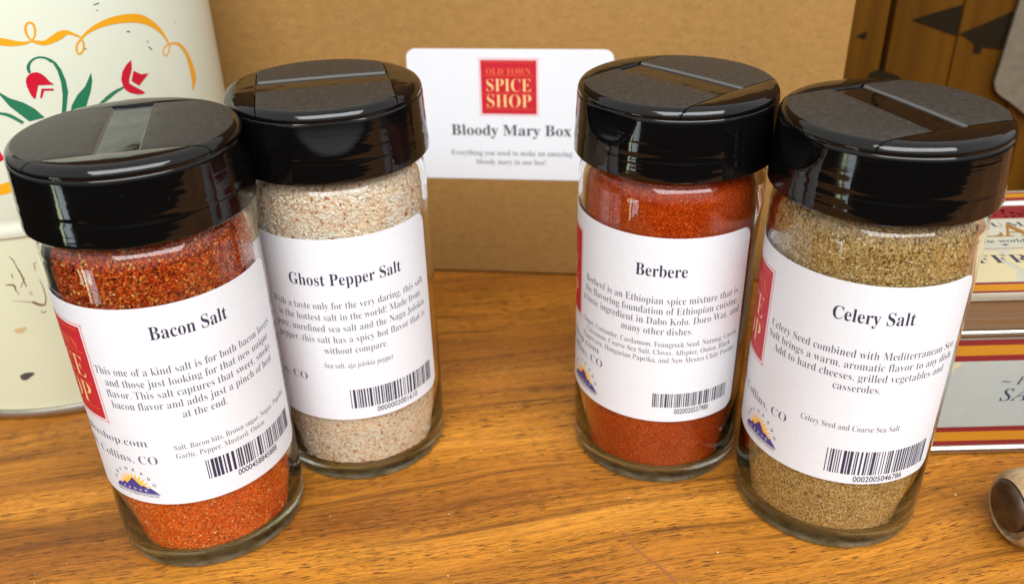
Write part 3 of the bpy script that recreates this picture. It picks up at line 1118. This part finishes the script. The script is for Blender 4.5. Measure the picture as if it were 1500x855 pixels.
def matte_top(bm):
    bmesh.ops.recalc_face_normals(bm, faces=bm.faces)
    bm.normal_update()
    for f in bm.faces:
        c = f.calc_center_median()
        f.material_index = 1 if f.normal.z > .93 and c.z > 99.5 else 0
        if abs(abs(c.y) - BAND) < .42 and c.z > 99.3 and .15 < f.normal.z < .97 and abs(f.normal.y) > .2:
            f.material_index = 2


LIDH = 14.9
BAND = 4.3


def soft_edges(bm, w=.22):
    bmesh.ops.recalc_face_normals(bm, faces=bm.faces)
    bm.normal_update()
    es = [e for e in bm.edges if len(e.link_faces) == 2 and e.calc_face_angle(0) > rad(50) and (e.verts[0].co.z + e.verts[1].co.z) / 2 > 98.7]
    if es:
        bmesh.ops.bevel(bm, geom=es, offset=w, segments=2, affect='EDGES', profile=.5, clamp_overlap=True)


def make_lid(parent):
    bm = bmesh.new()
    prof = [(21.6, 92.3), (22.2, 91.8), (22.35, 84.2), (22.6, 83.75), (23.0, 83.7), (23.22, 84.0)]
    for i in range(21):
        z = 84.4 + i * (97.1 - 84.4) / 20
        prof.append((23.24 - max(0, .66 * ((z - 84) / 13.2)) ** 1.15 - (.10 if abs(z - 88.8) < .35 else 0), z))
    prof += [(22.5, 97.3), (22.34, 97.42), (22.34, 97.55), (21.55, 97.56), (21.25, 97.8), (21.0, 98.05), (0, 98.05)]
    rings_, _ = lathe(bm, prof, 216, closed=False)
    # underside
    c0 = rings_[0]
    pole = bm.verts.new((0, 0, 92.4))
    for i in range(216):
        bm.faces.new((pole, c0[i], c0[(i + 1) % 216]))
    for v_ in bm.verts:                       # thumb notch under the sifting flap
        z = v_.co.z
        r = math.hypot(v_.co.x, v_.co.y)
        if r > 22.0 and 86 < z < 97.5:
            a = math.atan2(v_.co.x, -v_.co.y)
            e = (a * 22.7 / 7.4) ** 2 + ((97.6 - z) / 7.0) ** 2
            if e < 1:
                k = (r - 1.25 * (1 - e)) / r
                v_.co.x *= k
                v_.co.y *= k
    for sgn in (1, -1):                       # fixed crescents at both ends of the bar
        s_ = top_solid()
        cut(s_, (sgn * (LIDH + .22), 0, 0), (-sgn, 0, 0))
        soft_edges(s_, .15)
        tmp = bpy.data.meshes.new('tmp')
        s_.to_mesh(tmp)
        s_.free()
        bm.from_mesh(tmp)
        bpy.data.meshes.remove(tmp)
    s_ = top_solid(-.5)
    for co, no in (((0, BAND + .6, 0), (0, 1, 0)), ((0, -BAND - .6, 0), (0, -1, 0)), ((LIDH + .5, 0, 0), (1, 0, 0)), ((-LIDH - .5, 0, 0), (-1, 0, 0))):
        cut(s_, co, no)
    tmp = bpy.data.meshes.new('tmp')
    s_.to_mesh(tmp)
    s_.free()
    bm.from_mesh(tmp)
    bpy.data.meshes.remove(tmp)
    lid = finish('lid', bm, ['plastic', 'satin'], parent, angle=32)
    for sgn in (1, -1):
        f_ = top_solid()
        cut(f_, (0, -sgn * BAND, 0), (0, sgn, 0))
        cut(f_, (LIDH, 0, 0), (1, 0, 0))
        cut(f_, (-LIDH, 0, 0), (-1, 0, 0))
        soft_edges(f_, .34)
        matte_top(f_)
        y0_ = sgn * (BAND + .08)              # sloping lip along the hinge edge, its highlight painted in a paler colour
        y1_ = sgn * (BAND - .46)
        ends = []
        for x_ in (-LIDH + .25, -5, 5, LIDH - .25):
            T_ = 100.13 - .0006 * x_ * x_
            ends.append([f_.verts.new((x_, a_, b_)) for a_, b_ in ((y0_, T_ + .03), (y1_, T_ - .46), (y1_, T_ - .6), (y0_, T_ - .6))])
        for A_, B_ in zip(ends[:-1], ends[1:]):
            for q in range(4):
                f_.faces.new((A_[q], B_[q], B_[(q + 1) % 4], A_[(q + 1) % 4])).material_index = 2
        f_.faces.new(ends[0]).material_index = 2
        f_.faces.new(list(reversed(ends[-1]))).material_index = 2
        finish('flap', f_, ['plastic', 'satin', 'edge_glint'], lid, angle=32)
    return lid


def barcode(bm, x0, x1, z0, z1, seed, mi):
    r = random.Random(seed)
    x = x0
    unit = (x1 - x0) / 115.0
    while x < x1 - unit:
        w = unit * r.choice((1, 1, 1, 1.6, 2, 2, 3))
        w = min(w, x1 - x)
        rect(bm, x, x + w, z0, z1, mi)
        x += w + unit * r.choice((.9, 1, 1, 1.3, 1.8, 2.4))


def colorado(bm):
    """Sun over purple mountains with arched lettering; local label coordinates."""
    cx, z0 = -20.2, 23.2
    cm = (cx, 24.0)
    n = 11
    pts = []
    for i in range(2 * n + 1):
        a = rad(8 + 164 * i / (2 * n))
        r = 4.7 if i % 2 else 2.9
        pts.append((cm[0] - r * 1.0 * math.cos(a), cm[1] + r * 1.0 * math.sin(a)))
    flat_poly(bm, pts + [(cm[0] + 2.6, cm[1] - .2), (cm[0] - 2.6, cm[1] - .2)], 0)
    a0 = len(bm.verts)
    flat_poly(bm, [(cx - 5.6, z0), (cx - 5.0, 24.2), (cx - 4.2, 24.7), (cx - 3.7, 24.4), (cx - 2.7, 25.4), (cx - 2.0, 24.9), (cx, 27.1), (cx + 1.9, 25.0), (cx + 2.5, 25.3), (cx + 3.5, 24.5), (cx + 4.1, 24.8), (cx + 5.1, 23.9), (cx + 6.0, z0 - .1)], 1)
    rect(bm, cx - 5.5, cx + 6, z0 - .35, z0 - .2, 2)
    a1 = len(bm.verts)
    for i, ch in enumerate('COLORADO'):
        a = rad(18 + 144 * i / 7)
        px, pz = cm[0] - 5.5 * math.cos(a), cm[1] + 5.5 * math.sin(a) - .35
        text(bm, ch, px, pz, .72, 2, align='C', style=None, thin=.015)
    for i, ch in enumerate('PROUD'):
        text(bm, ch, cx - 2.9 + 1.45 * i, 23.6, .62, 3, align='C', style=None, thin=.01)
    text(bm, 'Better for you. Better for Colorado.', cx + .2, z0 - .95, .42, 2, width=11.2, align='C', style=None, thin=.012)
    return a0, a1


LAB_Z0, LAB_Z1 = 20.3, 70.4


def make_label(parent, spec):
    bm = bmesh.new()
    flat_poly(bm, rrect(-93.0, 24.0, LAB_Z0, LAB_Z1, 3.0), 0)
    bm.normal_update()
    bmesh.ops.solidify(bm, geom=bm.faces[:], thickness=.09)
    zs = [v_.co.z for v_ in bm.verts]
    for v_ in bm.verts:
        v_.co.z += .02 - min(zs)
    bmesh.ops.recalc_face_normals(bm, faces=bm.faces)
    n0 = len(bm.verts)
    tt = spec['title']
    text(bm, tt[0], tt[1], tt[2], 3.0, 1, width=tt[3], align='C', thin=-.003)
    sx_ = None
    for i, ln in enumerate(spec['body']):
        z = spec['z0'] - i * spec['dz']
        if i == 0:
            sx_ = text(bm, ln, spec['cx'], z, 1.9, 2, width=spec['w'], align='C', thin=-.0115)
            if 'é' in ln:
                bv_, _ = glyphs(serif('Berber'), -.0115)
                bx_ = spec['cx'] - spec['w'] / 2 + max(q[0] for q in bv_) * sx_ + .42
                flat_poly(bm, [(bx_, z + 1.42), (bx_ + .2, z + 1.42), (bx_ + .55, z + 1.95), (bx_ + .25, z + 1.95)], 2)
        else:
            text(bm, ln, spec['cx'], z, 1.9, 2, align='C', thin=-.0115, sxy=sx_)
    s2 = None
    for i, ln in enumerate(spec['ingr']):
        z = spec['iz'] - i * spec['idz']
        if i == 0:
            s2 = text(bm, ln, spec['ix'], z, spec['icap'], 3, width=spec['iw'], align=spec['ia'], thin=-.009)
        else:
            text(bm, ln, spec['ix'], z, spec['icap'], 3, align=spec['ia'], thin=-.009, sxy=s2)
    if spec['extra']:
        text(bm, 'www.oldtownspiceshop.com', -14.0, spec['extra'], 2.0, 2, width=38.5, align='R', thin=-.012)
    text(bm, 'Ft. Collins, CO', -12.7, 31.6, 2.2, 2, width=20.5, align='R', thin=-.012)
    lift(bm, n0, .135)
    wrap(bm, RG, 1.0)
    lab = finish('label', bm, ['paper', 'ink', 'body_ink', 'pale_ink'], parent, angle=40, clean=False)
    bm = bmesh.new()
    n1_ = emblem(bm, -45.8, -22.9, 42.2, 65.1, (0, 1, 2, 3))
    lift(bm, 0, .14)
    lift(bm, n1_, .165)
    wrap(bm, RG, 1.0)
    finish('shop_emblem', bm, ['emblem_red', 'emblem_rule', 'emblem_gold', 'emblem_bronze'], lab, angle=40, clean=False)
    bm = bmesh.new()
    a0, a1 = colorado(bm) if spec['sun'] else (0, 0)
    if spec['sun']:
        lift(bm, 0, .14)
        lift(bm, a0, .155)
        lift(bm, a1, .175)
        bmesh.ops.triangulate(bm, faces=[f for f in bm.faces if len(f.verts) > 4])
        wrap(bm, RG, 1.0)
        finish('mountain_emblem', bm, ['sun_yellow', 'mountain_blue', 'ink', 'letter_white'], lab, angle=40, clean=False)
    bm = bmesh.new()
    b0, b1, c0, c1 = spec['bar']
    barcode(bm, b0, b1, c0, c1, spec['num'], 0)
    text(bm, spec['num'], spec['nx'][0], c0 - 1.95, 1.5, 0, width=spec['nx'][1] - spec['nx'][0], style=None, thin=.012)
    lift(bm, 0, .14)
    wrap(bm, RG, 1.0)
    finish('barcode', bm, ['ink'], lab, angle=40, clean=False)
    return lab


JARS = [
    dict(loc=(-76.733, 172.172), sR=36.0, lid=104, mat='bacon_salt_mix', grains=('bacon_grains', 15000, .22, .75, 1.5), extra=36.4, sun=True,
         label='spice jar labelled Bacon Salt, filled with coarse orange red grains',
         title=('Bacon Salt', .2, 63.0, 15.8), cx=-.5, w=42.3, z0=54.7, dz=2.85,
         body=['This one of a kind salt is for both bacon lovers', 'and those just looking for that new unique', 'flavor. This salt captures that sweet, smoky', 'bacon flavor and adds just a pinch of heat', 'at the end.'],
         ingr=['Salt, Bacon bits, Brown sugar, Sugar, Paprika,', 'Garlic, Pepper, Mustard, Onion'], ix=-8.6, iz=35.2, idz=2.3, iw=30.1, ia='L', icap=1.4,
         bar=(-3.1, 21.2, 25.8, 31.0), num='0000458845888', nx=(3.2, 14.4)),
    dict(loc=(-42.129, 201.344), sR=27.8, lid=12.5, mat='pink_salt_crystals', grains=('salt_grains', 9000, .35, 1.05, 1.3), extra=False, sun=False,
         label='spice jar labelled Ghost Pepper Salt, filled with pale pink salt crystals',
         title=('Ghost Pepper Salt', .2, 58.7, 27.4), cx=.6, w=41.2, z0=52.4, dz=3.1,
         body=['With a taste only for the very daring, this salt', 'is the hottest salt in the world! Made from', 'pure, unrefined sea salt and the Naga Jolokia', 'pepper, this salt has a spicy hot flavor that is', 'without compare.'],
         ingr=['Sea salt, aja jolokia pepper'], ix=.95, iz=35.9, idz=2.2, iw=17.1, ia='C', icap=1.5,
         bar=(-2.3, 21.5, 23.7, 29.3), num='0000002001610', nx=(3.9, 15.5)),
    dict(loc=(38.588, 197.244), sR=17.9, lid=-50, mat='red_spice_powder', grains=None, extra=35.1, sun=True,
         label='spice jar labelled Berbere, filled with fine deep red powder',
         title=('Berbere', 1.2, 60.7, 11.8), cx=.9, w=41.1, z0=53.7, dz=2.75,
         body=['Berberé is an Ethiopian spice mixture that is', 'the flavoring foundation of Ethiopian cuisine,', 'a basic ingredient in Dabo Kolo, Doro Wat, and', 'many other dishes.'],
         ingr=['Ginger, Coriander, Cardamom, Fenugreek Seed, Nutmeg, Cassia', 'Cinnamon, Coarse Sea Salt, Cloves, Allspice, Onion, Black', 'Peppercorn, Hungarian Paprika, and New Mexico Chile Powder'], ix=.9, iz=42.1, idz=2.2, iw=43.5, ia='C', icap=1.45,
         bar=(1.1, 21.0, 24.6, 28.7), num='0020020557980', nx=(6.5, 15.6)),
    dict(loc=(78.225, 173.024), sR=17.0, lid=-71, mat='celery_seed_salt', grains=('celery_grains', 16000, .2, .5, 2.2), extra=False, sun=True,
         label='spice jar labelled Celery Salt, filled with speckled tan brown grains',
         title=('Celery Salt', 1.4, 61.7, 16.1), cx=.7, w=42.9, z0=53.4, dz=2.8,
         body=['Celery Seed combined with Mediterranean Sea', 'Salt brings a warm, aromatic flavor to any dish.', 'Add to hard cheeses, grilled vegetables and', 'casseroles.'],
         ingr=['Celery Seed and Coarse Sea Salt'], ix=1.1, iz=34.8, idz=2.2, iw=21.2, ia='C', icap=1.5,
         bar=(-2.7, 21.5, 22.9, 29.4), num='0002005046786', nx=(3.7, 15.2)),
]
bottle0 = lid0 = None
for sp_ in JARS:
    rz = (sp_['sR'] - 24.0) / RG
    t = thing('spice_jar', sp_['label'], 'spice jar', (*sp_['loc'], 0), rz, 'black lidded glass spice jars on the table')
    if bottle0 is None:
        bottle0 = make_bottle(t)
        lid0 = make_lid(t)
        lid = lid0
    else:
        reuse(bottle0, t)
        lid = reuse(lid0, t)
        for ch in lid0.children:
            reuse(ch, lid)
    lid.rotation_euler = (0, 0, rad(sp_['lid']) - rz)
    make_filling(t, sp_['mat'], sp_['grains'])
    make_label(t, sp_)
